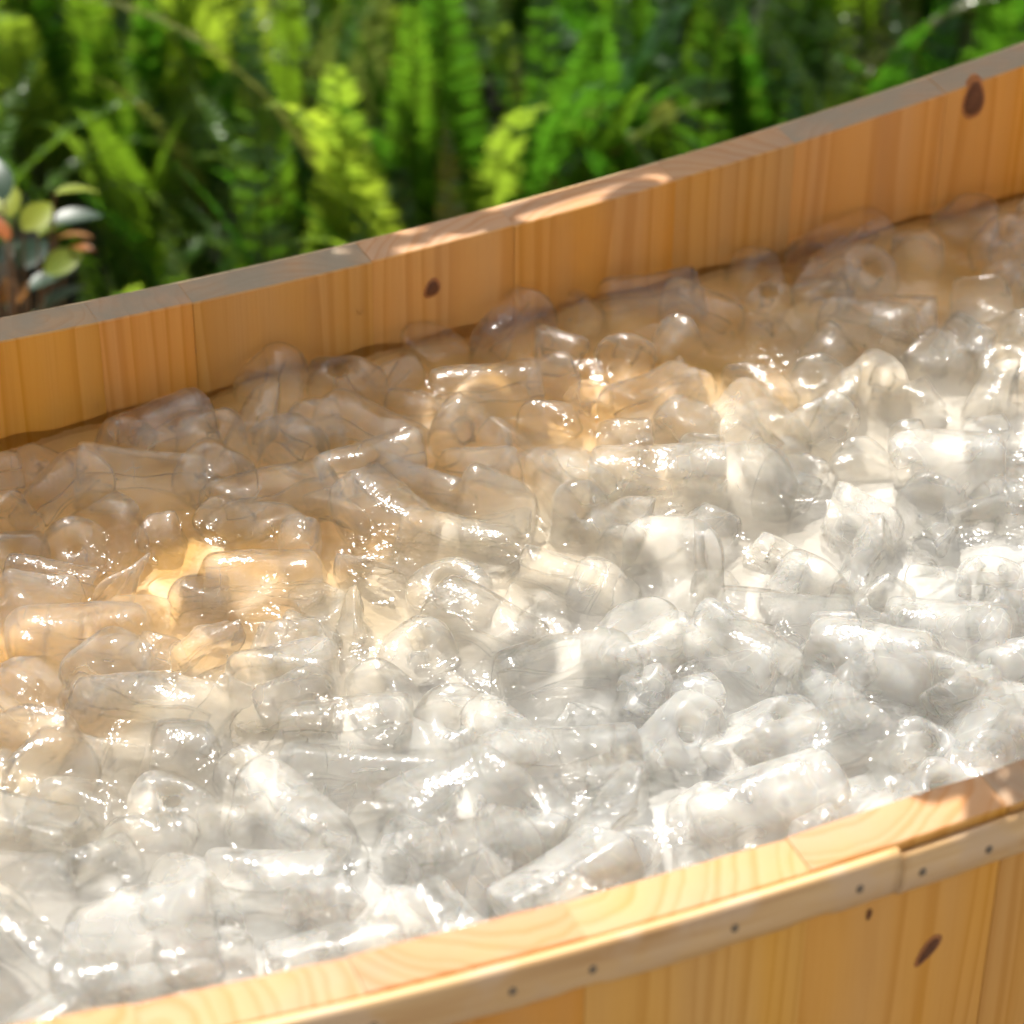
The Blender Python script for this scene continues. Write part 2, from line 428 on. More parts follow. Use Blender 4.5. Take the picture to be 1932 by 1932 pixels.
add_knot(1640, 1722, False, .0012, .0032, -.1)

# ------------------------------------------------------------------ ice shapes: signed distance fields turned into meshes
def surface_nets(f, lo, hi, h):
    n = np.ceil((hi-lo)/h).astype(int)+1
    ax = [lo[i]+h*np.arange(n[i]) for i in range(3)]
    X, Y, Z = np.meshgrid(*ax, indexing='ij'); D = f(X, Y, Z)
    S = D < 0
    c = np.zeros((n[0]-1, n[1]-1, n[2]-1), int); acc = np.zeros(c.shape+(3,)); cnt = np.zeros(c.shape)
    sl = lambda o, m: slice(o, m-1+o)
    corner = {}
    for a in (0, 1):
        for b in (0, 1):
            for d in (0, 1): corner[(a, b, d)] = (D[sl(a, n[0]), sl(b, n[1]), sl(d, n[2])])
    for p, q in [((a, b, d), tuple(np.array((a, b, d))+e)) for a in (0, 1) for b in (0, 1) for d in (0, 1) for e in np.eye(3, dtype=int) if max(np.array((a, b, d))+e) < 2]:
        d0, d1 = corner[p], corner[tuple(int(x) for x in q)]
        m = (d0 < 0) != (d1 < 0); t = np.where(m, d0/np.where(m, d0-d1, 1), 0)
        for k in range(3): acc[..., k] += np.where(m, p[k]+t*(q[k]-p[k]), 0)
        cnt += m
    act = cnt > 0; idx = -np.ones(c.shape, int); idx[act] = np.arange(act.sum())
    I = np.argwhere(act); V = lo + h*(I + acc[act]/cnt[act][:, None])
    F = []
    for k in range(3):
        o = np.eye(3, dtype=int)[k]; i1, i2 = [(1, 2), (2, 0), (0, 1)][k]
        A = S[tuple(slice(0, n[j]-o[j]) for j in range(3))]; B = S[tuple(slice(o[j], n[j]) for j in range(3))]
        for sgn, mask in ((0, A & ~B), (1, B & ~A)):
            E = np.argwhere(mask)
            E = E[(E[:, i1] > 0) & (E[:, i2] > 0) & (E[:, i1] < n[i1]-1) & (E[:, i2] < n[i2]-1)]
            e1 = np.eye(3, dtype=int)[i1]; e2 = np.eye(3, dtype=int)[i2]
            g = lambda q: idx[q[:, 0], q[:, 1], q[:, 2]]
            quad = np.stack([g(E-e1-e2), g(E-e2), g(E), g(E-e1)], 1)
            F.append(quad if not sgn else quad[:, ::-1])
    F = np.concatenate(F)
    if len(F) and False: pass
    return V, F
def smax(a, b, k): 
    h = np.clip(.5-.5*(b-a)/k, 0, 1); return b*(1-h)+a*h+k*h*(1-h)
def ice_shape(kind, seed, vox):
    r = np.random.default_rng(seed)
    Rr = .0205*r.uniform(.93, 1.05); H = {'tube': r.uniform(.026, .033), 'stub': r.uniform(.017, .021), 'ring': r.uniform(.011, .014), 'shard': .024, 'lump': .019}[kind]
    hole = {'tube': r.uniform(.0035, .0055), 'stub': r.uniform(.003, .006), 'ring': r.uniform(.0055, .0075), 'shard': r.uniform(.003, .006), 'lump': 0}[kind]
    rd = {'tube': .0042, 'stub': .0062, 'ring': .0072, 'shard': .003, 'lump': .0075}[kind]*r.uniform(.55, .95)
    fr = r.normal(size=(7, 3)); fr /= np.linalg.norm(fr, axis=1)[:, None]; frq = r.uniform(70, 280, 7); fp = r.uniform(0, 6.3, 7)
    tilt = r.normal(size=(2, 2))*.16
    cuts = []
    if kind == 'shard':
        for _ in range(r.integers(2, 4)):
            nn = r.normal(size=3); nn[2] = abs(nn[2])*.9; nn /= np.linalg.norm(nn); cuts.append((nn, r.uniform(.001, .010), .0013))
    elif kind == 'lump':
        for _ in range(4):
            nn = r.normal(size=3); nn /= np.linalg.norm(nn); cuts.append((nn, r.uniform(.010, .016), .0035))
    else:
        for _ in range(r.integers(0 if kind == 'ring' else 1, 4)):
            nn = r.normal(size=3); nn[2] *= 1.3; nn /= np.linalg.norm(nn); cuts.append((nn, r.uniform(.010, .018), .0014))
    dents = []
    for _ in range(r.integers(2, 6)):
        dd = r.normal(size=3); dd /= np.linalg.norm(dd); q = r.uniform(.02, .05); dents.append((dd*(Rr*r.uniform(.85, .98)+q)*np.array([1, 1, H/Rr if kind == 'tube' else 1]), q))
    jit = r.uniform(-.0022, .0022, 2)
    def f(X, Y, Z):
        rad = np.hypot(X, Y)
        taper = 1 - .10*(Z/H)*r_t
        dr = rad/taper-Rr
        dzt = Z-(H+tilt[0, 0]*X+tilt[0, 1]*Y); dzb = -Z-(H+tilt[1, 0]*X+tilt[1, 1]*Y)
        d = smax(smax(dr, dzt, rd*2), dzb, rd*2)
        if hole > 0:
            wob = hole*(1+.25*np.sin(Z*150+fp[0]))
            d = smax(d, wob-np.hypot(X-jit[0]-.04*Z, Y-jit[1]), .004)
        for nn, o, k in cuts: d = smax(d, X*nn[0]+Y*nn[1]+Z*nn[2]-o, k)
        for c, q in dents: d = smax(d, q-np.sqrt((X-c[0])**2+(Y-c[1])**2+(Z-c[2])**2), .004)
        for k in range(7): d = d + .00040*np.sin((X*fr[k, 0]+Y*fr[k, 1]+Z*fr[k, 2])*frq[k]+fp[k])
        return d
    r_t = r.uniform(-1, 1)
    ex = np.array([Rr*1.2, Rr*1.2, H*1.25+.004])
    return surface_nets(f, -ex, ex, vox)
kinds = {'tube': 12, 'stub': 8, 'ring': 4, 'shard': 10, 'lump': 7}
VAR = {}
for kd, cnt in kinds.items():
    VAR[kd] = []
    for i in range(cnt):
        V, F = ice_shape(kd, 100*list(kinds).index(kd)+i, .0013)
        me = mesh('ice_'+kd, V.tolist(), F.tolist(), M_ice, True)
        VAR[kd].append(me)
LOW = []
for i in range(10):
    LOW.append(ice_shape(['tube', 'lump', 'shard', 'stub'][i % 4], 900+i, .0042))

def heap(u, v):                             # how high the ice stands over the mean level
    return .004*math.sin(5.1*u+1)*math.cos(9*v) + .006*max(0, u)*1.5 + .007*max(0, v/TB-.3) + .016*max(0, v/TB-.6)

# (px, py, kind, angle in the picture, size factor) measured on the photograph
HAND = [
 (520,1700,'tube',-4,1.0),(60,1840,'tube',-35,1.0),(265,1775,'tube',3,1.02),(295,1625,'lump',20,1.0),(145,1560,'stub','up',1.0),
 (330,1535,'stub','up',.95),(545,1565,'tube',-42,1.0),(100,1470,'lump',5,1.1),(40,1690,'lump',10,1.1),(870,1535,'shard',20,1.15),
 (690,1485,'tube',0,1.05),(655,1400,'tube',6,.9),(865,1395,'stub','up',1.05),(1050,1465,'tube',8,1.05),(1055,1290,'tube',14,1.02),
 (540,1300,'lump',0,1.25),(455,1365,'shard',60,1.0),(280,1350,'tube',-14,1.0),(720,1330,'stub','up',.85),(790,1250,'stub','up',.9),
 (1445,1545,'tube',13,1.05),(1545,1440,'tube',29,1.1),(1275,1400,'stub','up',1.0),(1455,1385,'stub','up',.9),(1650,1330,'ring','up',1.12),
 (1830,1335,'stub',10,1.1),(1640,1265,'tube',-12,1.0),(1385,1250,'tube',-28,1.0),(1480,1190,'tube',0,.9),(1790,1215,'tube',-8,.95),
 (1180,1225,'lump',8,1.15),(1000,1165,'shard',80,.75),(905,1200,'tube',-24,.95),(1270,1090,'lump',0,1.4),(1535,1115,'ring',60,1.0),
 (1670,1075,'shard',50,.9),(1765,1120,'lump',0,.8),(1870,1100,'ring',70,.85),(850,1125,'ring','up',1.0),(1030,1100,'tube',-15,.7),
 (1140,1125,'stub',60,.8),(495,1120,'tube',3,.95),(630,1130,'shard',30,.8),(530,1195,'shard',80,1.1),(690,1180,'shard',70,.6),
 (60,1195,'shard',75,1.05),(240,1110,'shard',60,.95),(35,1065,'stub','up',.8),(150,1050,'stub','up',.85),(262,905,'tube',5,.9),
 (120,935,'tube',40,.75),(200,1000,'lump',-20,1.0),(240,828,'ring',75,.72),(400,840,'stub','up',.85),(545,835,'tube',-40,.7),
 (515,950,'tube',20,.9),(705,900,'tube',9,.85),(715,975,'tube',-32,.95),(700,825,'tube',-28,.8),(655,730,'stub','up',.95),
 (515,725,'stub',75,.9),(815,655,'lump','up',.85),(965,628,'tube',42,.75),(1090,600,'lump','up',.7),(1225,572,'tube',10,.8),
 (885,825,'stub',-70,.95),(895,905,'tube',10,.75),(950,965,'lump',0,1.15),(1070,905,'tube',-48,.8),(1090,985,'stub','up',.85),
 (1245,915,'tube',-3,.95),(1400,935,'lump',10,1.2),(1270,655,'lump','up',.75),(1235,760,'tube',30,.85),(1430,815,'tube',-50,.85),
 (1180,850,'lump',0,.8),(1570,455,'tube',30,.85),(1420,515,'lump','up',.8),(1550,570,'stub','up',.75),(1810,425,'lump',0,.9),
 (1730,490,'lump','up',.75),(1895,475,'stub','up',.9),(1845,590,'lump','up',.9),(1640,610,'tube',-20,.75),(1790,890,'tube',-4,1.0),
 (1755,965,'ring','up',.9),(1620,985,'stub',-35,.9),(1625,890,'lump','up',.75),(1660,720,'ring',60,.8),(1775,680,'stub',40,.8),
 (1900,700,'ring','up',.85),(1545,735,'stub','up',.8),(1180,670,'ring',60,.75),(1040,715,'lump',0,.7),(920,745,'tube',5,.8),
 (1330,1330,'lump',10,.7),(1750,1440,'stub','up',.9),(1690,1450,'lump',0,.8),(1860,1410,'tube',38,.95),(1640,1550,'shard',20,.9),
 (1190,1570,'shard',40,1.0),(1170,1620,'stub','up',.8),(880,1640,'tube',18,1.0),(1060,1680,'tube',30,.9),(950,1710,'shard',60,.8),
 (740,1760,'lump',0,1.05),(640,1820,'tube',10,.8),(440,1800,'shard',10,.9),(180,1890,'lump',0,1.0),(360,1440,'lump',0,.9),
 (1240,1240,'tube',20,.7),(1490,1530,'ring',20,.7),(1540,1590,'stub',5,.85),(1340,1660,'lump',10,.8),(705,1560,'lump',0,.6),
 (60,1310,'lump',-10,1.1),(150,1225,'tube',-4,.95),(255,1190,'lump',0,.9),(330,1225,'shard',30,.85),(215,1270,'lump',-10,1.0),(400,1240,'shard',20,.7),(70,1400,'lump',15,.9),(1910,1270,'stub',20,.8),(1895,1170,'tube',0,.7),(1580,1215,'lump',0,.7),
]
placed = []                                 # dicts
def ice_matrix(px, py, kd, ang, sf, z, seed):
    r = random.Random(seed+(0))
    p = at_z(px, py, ZI+z)
    if ang == 'up':
        ax = Vector((r.uniform(-.3, .3), -.42+r.uniform(-.2, .2), 1)).normalized()
    else:
        a = R(ang); q = at_z(px+60*math.cos(a), py-60*math.sin(a), ZI+z)
        ax = (q-p).normalized(); ax.z += r.uniform(-.16, .16)
        if kd in ('ring', 'shard', 'stub'): ax.z += r.uniform(.1, .55)
        ax.normalize()
    q = ax.to_track_quat('Z', 'Y') @ Euler((0, 0, r.uniform(0, 6.28))).to_quaternion()
    return p, q
def place(px, py, kd, ang, sf, dz, seed, hand):
    p0 = at_z(px, py, ZI+.008); u, v = world_uv(p0)
    z = heap(u, v)+dz+.007*max(0, min(1, (v/TB-.45)/.3))
    p, q = ice_matrix(px, py, kd, ang, sf, z, seed)
    placed.append(dict(p=p, q=q, kd=kd, s=sf, px=px, py=py, ang=ang, seed=seed, hand=hand))
for i, (px, py, kd, ang, sf) in enumerate(HAND):
    place(px, py, kd, ang, sf*1.04, -.001 if ang != 'up' else -.004, i, True)

def inside(p, m=.012):
    u, v = world_uv(p); return abs(v) < half_width(u)-m and abs(u) < TA-.02
fill = []
cells = []
for iy in range(0, 60):
    for ix in range(0, 60):
        px = -80+ix*36+rng.uniform(-14, 14); py = 330+iy*30+rng.uniform(-11, 11)
        cells.append((px, py))
rng.shuffle(cells)
for px, py in cells:
    p = at_z(px, py, ZI+.004)
    if not inside(p, .014) or px > 2010 or px < -70 or py > 2010: continue
    d = min((p-q['p']).length for q in placed)
    if d < (.025 if v > .17 else .028 if v > .05 else .0305): continue
    u, v = world_uv(p)
    # hidden behind the near rim?
    kd = rng.choices(['tube', 'stub', 'shard', 'lump', 'ring'], [2.5, 2.5, 4.5, 2.5, .4])[0]
    ang = 'up' if (kd in ('stub', 'ring') and rng.random() < .5) else rng.uniform(-60, 70)
    place(px, py, kd, ang, rng.uniform(.62, .92), rng.uniform(-.008, .000), 500+len(placed), False)
    if len(placed) >= 300: break
print('ICE PIECES', len(placed))
# keep pieces clear of the wall
for d in placed:
    for _ in range(12):
        u, v = world_uv(d['p']); lim = half_width(u)-.017*d['s']
        if abs(v) > lim:
            v2 = math.copysign(lim, v); w = uv_world(u, v2, d['p'].z); d['p'] = w
        else: break

ORD = ['first', 'second', 'third', 'fourth', 'fifth', 'sixth', 'seventh', 'eighth', 'ninth', 'tenth', 'eleventh', 'twelfth', 'thirteenth', 'fourteenth', 'fifteenth', 'sixteenth', 'seventeenth', 'eighteenth', 'nineteenth', 'twentieth']
LOOK = {'tube': 'long clear hollow ice tube', 'stub': 'short round stub of clear ice', 'ring': 'ice ring with a round hole', 'shard': 'broken pointed shard of ice', 'lump': 'rounded melting lump of ice'}
for d in placed:
    x, y = to_px(d['p']); d['x'], d['y'] = x, y; d['v'] = world_uv(d['p'])[1]
vs = sorted(placed, key=lambda d: d['v'])
NR = 16; per = math.ceil(len(vs)/NR)
for rI in range(NR):
    row = sorted(vs[rI*per:(rI+1)*per], key=lambda d: d['x'])
    rn = 'the row at the near rim' if rI == 0 else ('the row at the far wall' if rI == NR-1 else '%s row from near rim' % ORD[rI])
    for j, d in enumerate(row):
        look = LOOK[d['kd']]
        pos = 'leftmost' if j == 0 else ('rightmost' if j == len(row)-1 else ORD[min(j, 19)]+' from left')
        d['label'] = '%s, %s in %s' % (look, pos, rn)
for i, d in enumerate(placed):
    vs_ = VAR[d['kd']]; me = vs_[(d['seed']*7+i) % len(vs_)]
    o = obj('ice_'+{'tube': 'tube', 'stub': 'stub', 'ring': 'ring', 'shard': 'shard', 'lump': 'lump'}[d['kd']], me)
    o.rotation_mode = 'QUATERNION'; o.location = d['p']; o.rotation_quaternion = d['q']; o.scale = (d['s']*1.12,)*3
    u, v = world_uv(d['p'])            # ice is clearest at the far left, cloudier towards the near right
    o['cloud'] = max(.13, min(.50, .26 + .25*u - .75*v + random.Random(d['seed']).uniform(-.14, .16)))
    tag(o, d['label'], 'ice', 'ice pieces heaped in the tub')

# packed ice under the surface and in the rest of the tub: one countless mass
def bed_pieces():
    VV = []; FF = []; n0 = 0
    r = random.Random(77); pts = []
    for k in range(1500):
        u = r.uniform(-TA+.05, TA-.05); v = r.uniform(-1, 1)*(half_width(u)-.022)
        p = uv_world(u, v, ZI); x, y = to_px(p)
        out = x < -90 or x > 2030 or y > 2030
        pts.append((u, v, out))
    for u, v, out in pts:
        if not out: continue
        z = ZI-.030+r.uniform(-.006, .006)+heap(u, v)*.6
        if out and r.random() < .6: z = ZI-.008+r.uniform(-.010, .006)+heap(u, v)
        V, F = LOW[r.randrange(len(LOW))]
        m = Euler((r.uniform(0, 6.3), r.uniform(0, 6.3), r.uniform(0, 6.3))).to_matrix(); s = r.uniform(.85, 1.2)
        A = (np.array(V)*s) @ np.array(m).T + np.array(uv_world(u, v, z))
        VV.append(A); FF.append(np.array(F)+n0); n0 += len(A)
    VV = np.concatenate(VV); FF = np.concatenate(FF)
    me = bpy.data.meshes.new('packed_ice'); me.from_pydata(VV.tolist(), [], FF.tolist()); me.materials.append(M_icebed)
    me.polygons.foreach_set('use_smooth', [True]*len(me.polygons)); me.update()
    pk = obj('packed_ice', me); pk['cloud'] = .3; tag(pk, 'packed clear ice pieces sunk beneath the floating ones in the tub', 'ice', kind='stuff')
bed_pieces()

def sheet(name, zf, mat, nu, nv, m):
    U = np.linspace(-TA+.004, TA-.004, nu); V = []; F = []
    for i, u in enumerate(U):
        w = max(.001, half_width(u)+m)
        for j in range(nv):
            v = -w+2*w*j/(nv-1); V.append(uv_world(u, v, zf(u, v)))
    for i in range(nu-1):
        for j in range(nv-1):
            a = i*nv+j; F.append((a, a+nv, a+nv+1, a+1))
    return obj(name, mesh(name, V, F, mat, True))
def wz(u, v):
    e = max(0, min(1, (v/TB-.62)/.3)); return ZI+.0040+.004*e*e+heap(u, v)*.7+.0016*math.sin(88*u+40*v+2*math.sin(31*v))+.0014*math.sin(60*v-71*u+2.5*math.sin(23*u))
tag(sheet('water', wz, M_water, 620, 130, .0015), 'melt water standing between the ice pieces', kind='structure')
def sz(u, v):
    e = max(0, min(1, (v/TB-.62)/.3)); return ZI-.012+.009*e*e+.9*heap(u, v)+.004*math.sin(60*u+20*v)+.004*math.sin(75*v-30*u)
tag(sheet('slush', sz, M_bed, 260, 60, .0015), 'pale slush and wet ice filling the tub below', 'slush', kind='stuff')

# water drops clinging to the inside of the far wall
dm = None
def drop_mesh():
    V = [(0, 0, 1)]; N = 10
    for a in (.4, .8, 1.2, 1.57):
        for q in range(N):
            t = q*math.tau/N; V.append((math.sin(a)*math.cos(t), math.sin(a)*math.sin(t), math.cos(a)))
    F = [(0, 1+q, 1+(q+1) % N) for q in range(N)]
    for k in range(3):
        for q in range(N):
            a = 1+k*N+q; b = 1+k*N+(q+1) % N; F.append((a, a+N, b+N, b))
    return mesh('water_drop', V, F, M_drop, True)
w = NT('water_drop'); M_drop = w.done(w.smix(w.n('Fresnel', {'IOR': 1.33}).outputs[0], w.n('BsdfTransparent').outputs[0], w.n('BsdfGlossy', {'Roughness': .08}).outputs[0]))
dm = drop_mesh()
for di, (px, py) in enumerate(sorted(((182, 767), (160, 802), (261, 781), (368, 757), (370, 665), (680, 585), (683, 672), (878, 620), (960, 560), (1180, 445), (1362, 452), (1290, 430)))):
    s = arc_at_px(px, True); best = None
    for ds in np.linspace(-.03, .03, 31):
        u, v, t, n = curve_at(s+ds)
        for z in np.linspace(ZI-.03, ZI+.2, 60):
            x, y = to_px(uv_world(u, v, z)); d = math.hypot(x-px, y-py)
            if best is None or d < best[0]: best = (d, s+ds, z)
    _, s, z = best; u, v, t, n = curve_at(s)
    c = uv_world(u-n.x*.0003, v-n.y*.0003, z)
    nw = Vector((-(n.x*ct-n.y*st), -(n.x*st+n.y*ct), 0))
    o = obj('water_drop', dm, None, c); o.rotation_mode = 'QUATERNION'; o.rotation_quaternion = nw.to_track_quat('Z', 'Y')
    k = rng.uniform(.0013, .0021); o.scale = (k, k*1.15, k*.7)
    tag(o, 'small clear water drop on the inner far wall, %s from left' % ORD[di], 'water drop', 'water drops on the far tub wall')

# ------------------------------------------------------------------ ground
def ground():
    V = []; F = []; N = 60
    r = random.Random(4)
    xs = [-40, -20, -10, -5] + [-3+i*.12 for i in range(51)] + [5, 10, 20, 40]
    ys = [-40, -20, -8, -3] + [-1+i*.12 for i in range(61)] + [8, 12, 20, 40]
    for y in ys:
        for x in xs:
            V.append((x, y, .025*math.sin(3*x+1)*math.sin(2.3*y)+r.uniform(-.008, .008) if (y > 2.3 and abs(x) < 4) else 0.))
    nx = len(xs)
    for j in range(len(ys)-1):
        for i in range(nx-1):
            a = j*nx+i; F.append((a, a+1, a+nx+1, a+nx))
    tag(obj('ground', mesh('ground', V, F, M_soil, True)), kind='structure')
    # unseen pale paving added to bounce light onto the tub's front
    M_bounce = simple('bounce_paving', (.27, .24, .20), .8, 0, 12, .15); root = empty('bounce_terrace', (0, 0, 0)); tag(root, kind='structure')
    me = None
    for j in range(10):
        for i in range(14):
            x0, x1, y0, y1 = -4.2+i*.6+.004, -3.6+i*.6-.004, -4.2+j*.6+.004, -3.6+j*.6-.004
            if me is None:
                a = .296; b = .290
                VV = [(-a, -a, 0), (a, -a, 0), (a, a, 0), (-a, a, 0), (-a, -a, .022), (a, -a, .022), (a, a, .022), (-a, a, .022), (-b, -b, .026), (b, -b, .026), (b, b, .026), (-b, b, .026)]
                FF = [(3, 2, 1, 0), (8, 9, 10, 11)]
                for k in range(4):
                    m = (k+1) % 4; FF += [(k, m, m+4, k+4), (k+4, m+4, m+8, k+8)]
                me = mesh('bounce_slab', VV, FF, M_bounce)
            obj('bounce_slab', me, root, ((x0+x1)/2, (y0+y1)/2, r.uniform(-.001, .001)))
ground()

# ------------------------------------------------------------------ ferns
def frond_mesh(seed, mat, L, droop, wmax):
    r = random.Random(seed); V = []; F = []
    n = 30; tw0 = r.uniform(-.15, .15)
    # spine in the local x-z plane
    pts = []; ang = R(86); x = z = 0.
    for i in range(n+1):
        f = i/n; pts.append(Vector((x, 0, z))); ang -= droop*(f**1.6)/n*2.4
        x += math.cos(ang)*L/n; z += math.sin(ang)*L/n
    side = Vector((0, 1, 0))
    for i in range(n):                      # rachis
        w_ = .0016*(1-i/n)+.0004; a, b = pts[i], pts[i+1]; k = len(V)
        V += [a+side*w_, a-side*w_, b+side*w_*.9, b-side*w_*.9, a+Vector((0, 0, 0))+Vector((-w_, 0, 0)), b+Vector((-w_, 0, 0))]
        F += [(k, k+1, k+3, k+2), (k, k+2, k+5, k+4), (k+1, k+4, k+5, k+3)]
    NP = int(L/.0085)
    for i in range(NP):
        f = .10+.89*(i/NP); q = f*n; i0 = min(n-1, int(q)); t = q-i0
        p = pts[i0].lerp(pts[i0+1], t); tan = (pts[min(n, i0+1)]-pts[i0]).normalized(); up = side.cross(tan)
        wl = wmax*min(1, (f-.03)*5)*(1-max(0, f-.35)/.65)**.8*r.uniform(.85, 1.1)+.002
        for sd in (1, -1):
            if r.random() < .04: continue
            dirv = (side*sd+tan*.22*r.uniform(.6, 1.5)+up*(tw0+r.uniform(-.12, .08))).normalized()
            hw = .0040*min(1, wl/.015); k = len(V)
            cup = up*(-.05*wl)
            tw = tan*math.cos(.3)+up*math.sin(r.uniform(-.5, .5))
            m1 = p+dirv*wl*.35; m2 = p+dirv*wl*.75+cup
            V += [p+tw*hw*.8, p-tw*hw*.9, m1+tw*hw+up*.0008, m1-tw*hw+up*.0008, m2+tw*hw*.75, m2-tw*hw*.75, p+dirv*wl+cup*2]
            F += [(k, k+1, k+3, k+2), (k+2, k+3, k+5, k+4), (k+4, k+5, k+6)]
    return mesh('frond', V, F, mat, False)
FR = [frond_mesh(i, M_fern if i % 5 else M_fern_old, rng.uniform(.34, .50), rng.uniform(.3, 1.1), rng.uniform(.024, .034)) for i in range(12)]
M_fern_lit = leaf_material('fern_lit_green', (.07, .15, .02), (.26, .42, .03), .5, .36, .04, .5)  # lit copy of the fern green, sunlight painted into its colour
FR_LIT = [frond_mesh(40+i, M_fern_lit, rng.uniform(.30, .46), rng.uniform(.5, 1.5), rng.uniform(.022, .032)) for i in range(5)]
ferns = []
rf = random.Random(21)
spots = []
for row, y in enumerate((2.02, 2.22, 2.44, 2.68, 2.95, 3.25)):
    nfr = 8
    for i in range(nfr):
        x = -.62-.06*row+(1.7+.14*row)*(i+.5)/nfr+rf.uniform(-.06, .06)
        spots.append((x, y+rf.uniform(-.07, .07), row, i))
def behind(x, y, m):
    u, v = world_uv((x, y)); return v > half_width(min(TA-.05, max(-TA+.05, u)))+TT+m or abs(u) > TA+.1
rown = ['nearest the tub', 'second row behind the tub', 'third row behind the tub', 'fourth row behind the tub', 'fifth row behind the tub', 'hindmost row']
hue = ['bright green sword fern', 'yellow green sword fern', 'dense green sword fern', 'tall arching sword fern']
for (x, y, row, i) in spots:
    if not behind(x, y, .07):
        u, v = world_uv((x, y)); v = half_width(u)+TT+.08; w2 = uv_world(u, v); x, y = w2.x, w2.y
        if y > 3.6: continue
    e = empty('sword_fern', (x, y, 0)); hs_ = rf.uniform(.85, 1.15)*(1.0)
    tag(e, '%s, %s, %s' % (hue[(row+i) % 4], rown[row], 'leftmost' if i == 0 else ('rightmost' if i == 7 else ORD[i]+' from left')), 'fern', 'ferns growing behind the tub')
    nf = 26
    for k in range(nf):
        o = obj('frond', FR_LIT[rf.randrange(5)] if rf.random() < (.5 if x < .05 else .04) else FR[rf.randrange(12)], e, (rf.uniform(-.09, .09), rf.uniform(-.06, .06), rf.uniform(-.02, .03)))
        az = (1 if k % 3 == 0 else -1)*math.pi/2+rf.gauss(0, .7); o.rotation_euler = (0, rf.uniform(-.06, .45), az)
        s_ = hs_*rf.uniform(.8, 1.25)*(.74 if row == 0 else .88 if row == 1 else 1); o.scale = (s_, s_, s_)

# ------------------------------------------------------------------ broad-leaved plant at the left
def leaf_mesh(name, L, W, mat, fold=.25):
    V = []; F = []; n = 7
    for i in range(n+1):
        f = i/n; w_ = W*math.sin(math.pi*min(1, f**.8))**.8*.5+.0002; z = -.25*L*(f-.4)**2
        V += [(f*L, -w_, z+fold*w_), (f*L, 0, z), (f*L, w_, z+fold*w_)]
    for i in range(n):
        a = i*3; F += [(a, a+3, a+4, a+1), (a+1, a+4, a+5, a+2)]
    return mesh(name, V, F, mat, True)
lm_s = leaf_mesh('leaf', .040, .020, M_silver); lm_o = leaf_mesh('leaf', .028, .013, M_orange); lm_y = leaf_mesh('leaf', .034, .020, M_yellow)
YP = 1.82
base = at_y(40, 640, YP); 
plant = empty('broad_leaved_shrub', (base.x-.02, YP, 0)); tag(plant, 'small shrub with glossy grey green and orange leaves behind the left far rim', 'shrub')
def tube_mesh(name, pts, r0, r1, mat, K=6):
    V = []; F = []
    for i, p in enumerate(pts):
        p = Vector(p); t = (Vector(pts[min(i+1, len(pts)-1)])-Vector(pts[max(0, i-1)])).normalized()
        a = t.orthogonal().normalized(); b = t.cross(a); r = r0+(r1-r0)*i/(len(pts)-1)
        for k in range(K):
            th = k*math.tau/K; V.append(p+a*r*math.cos(th)+b*r*math.sin(th))
    for i in range(len(pts)-1):
        for k in range(K):
            F.append((i*K+k, i*K+(k+1) % K, (i+1)*K+(k+1) % K, (i+1)*K+k))
    return mesh(name, V, F, mat, True)
LV = [(35,365,'s',150),(20,332,'s',175),(122,405,'s',60),(58,490,'s',80),(82,530,'s',50),(100,572,'s',20),(15,432,'o',170),(135,432,'o',20),(60,560,'o',90),(70,420,'y',100),(100,430,'y',40),(50,395,'y',140),(30,560,'o',120),(15,480,'s',120),(10,590,'s',200),(150,455,'o',-20),(45,440,'o',200),(60,600,'y',30),(110,500,'y',60),(130,350,'y',50)]
rl = random.Random(9); pl = plant.location
for px, py, k, a in LV:
    p = at_y(px-28, py+14, YP+rl.uniform(-.04, .05))-pl
    o = obj('leaf', {'s': lm_s, 'o': lm_o, 'y': lm_y}[k], plant, p)
    o.rotation_euler = (rl.uniform(-.4, .6), -R(a)*.0+rl.uniform(-.6, .2), R(a)*.6+rl.uniform(-.4, .4))
    st_ = [Vector((rl.uniform(-.01, .01), rl.uniform(-.01, .01), 0)), Vector((p.x*.3, p.y*.3, p.z*.5)), Vector((p.x*.9, p.y*.9, p.z*.85)), p]
    obj('stem', tube_mesh('stem', st_, .0022, .0008, M_bark), plant)

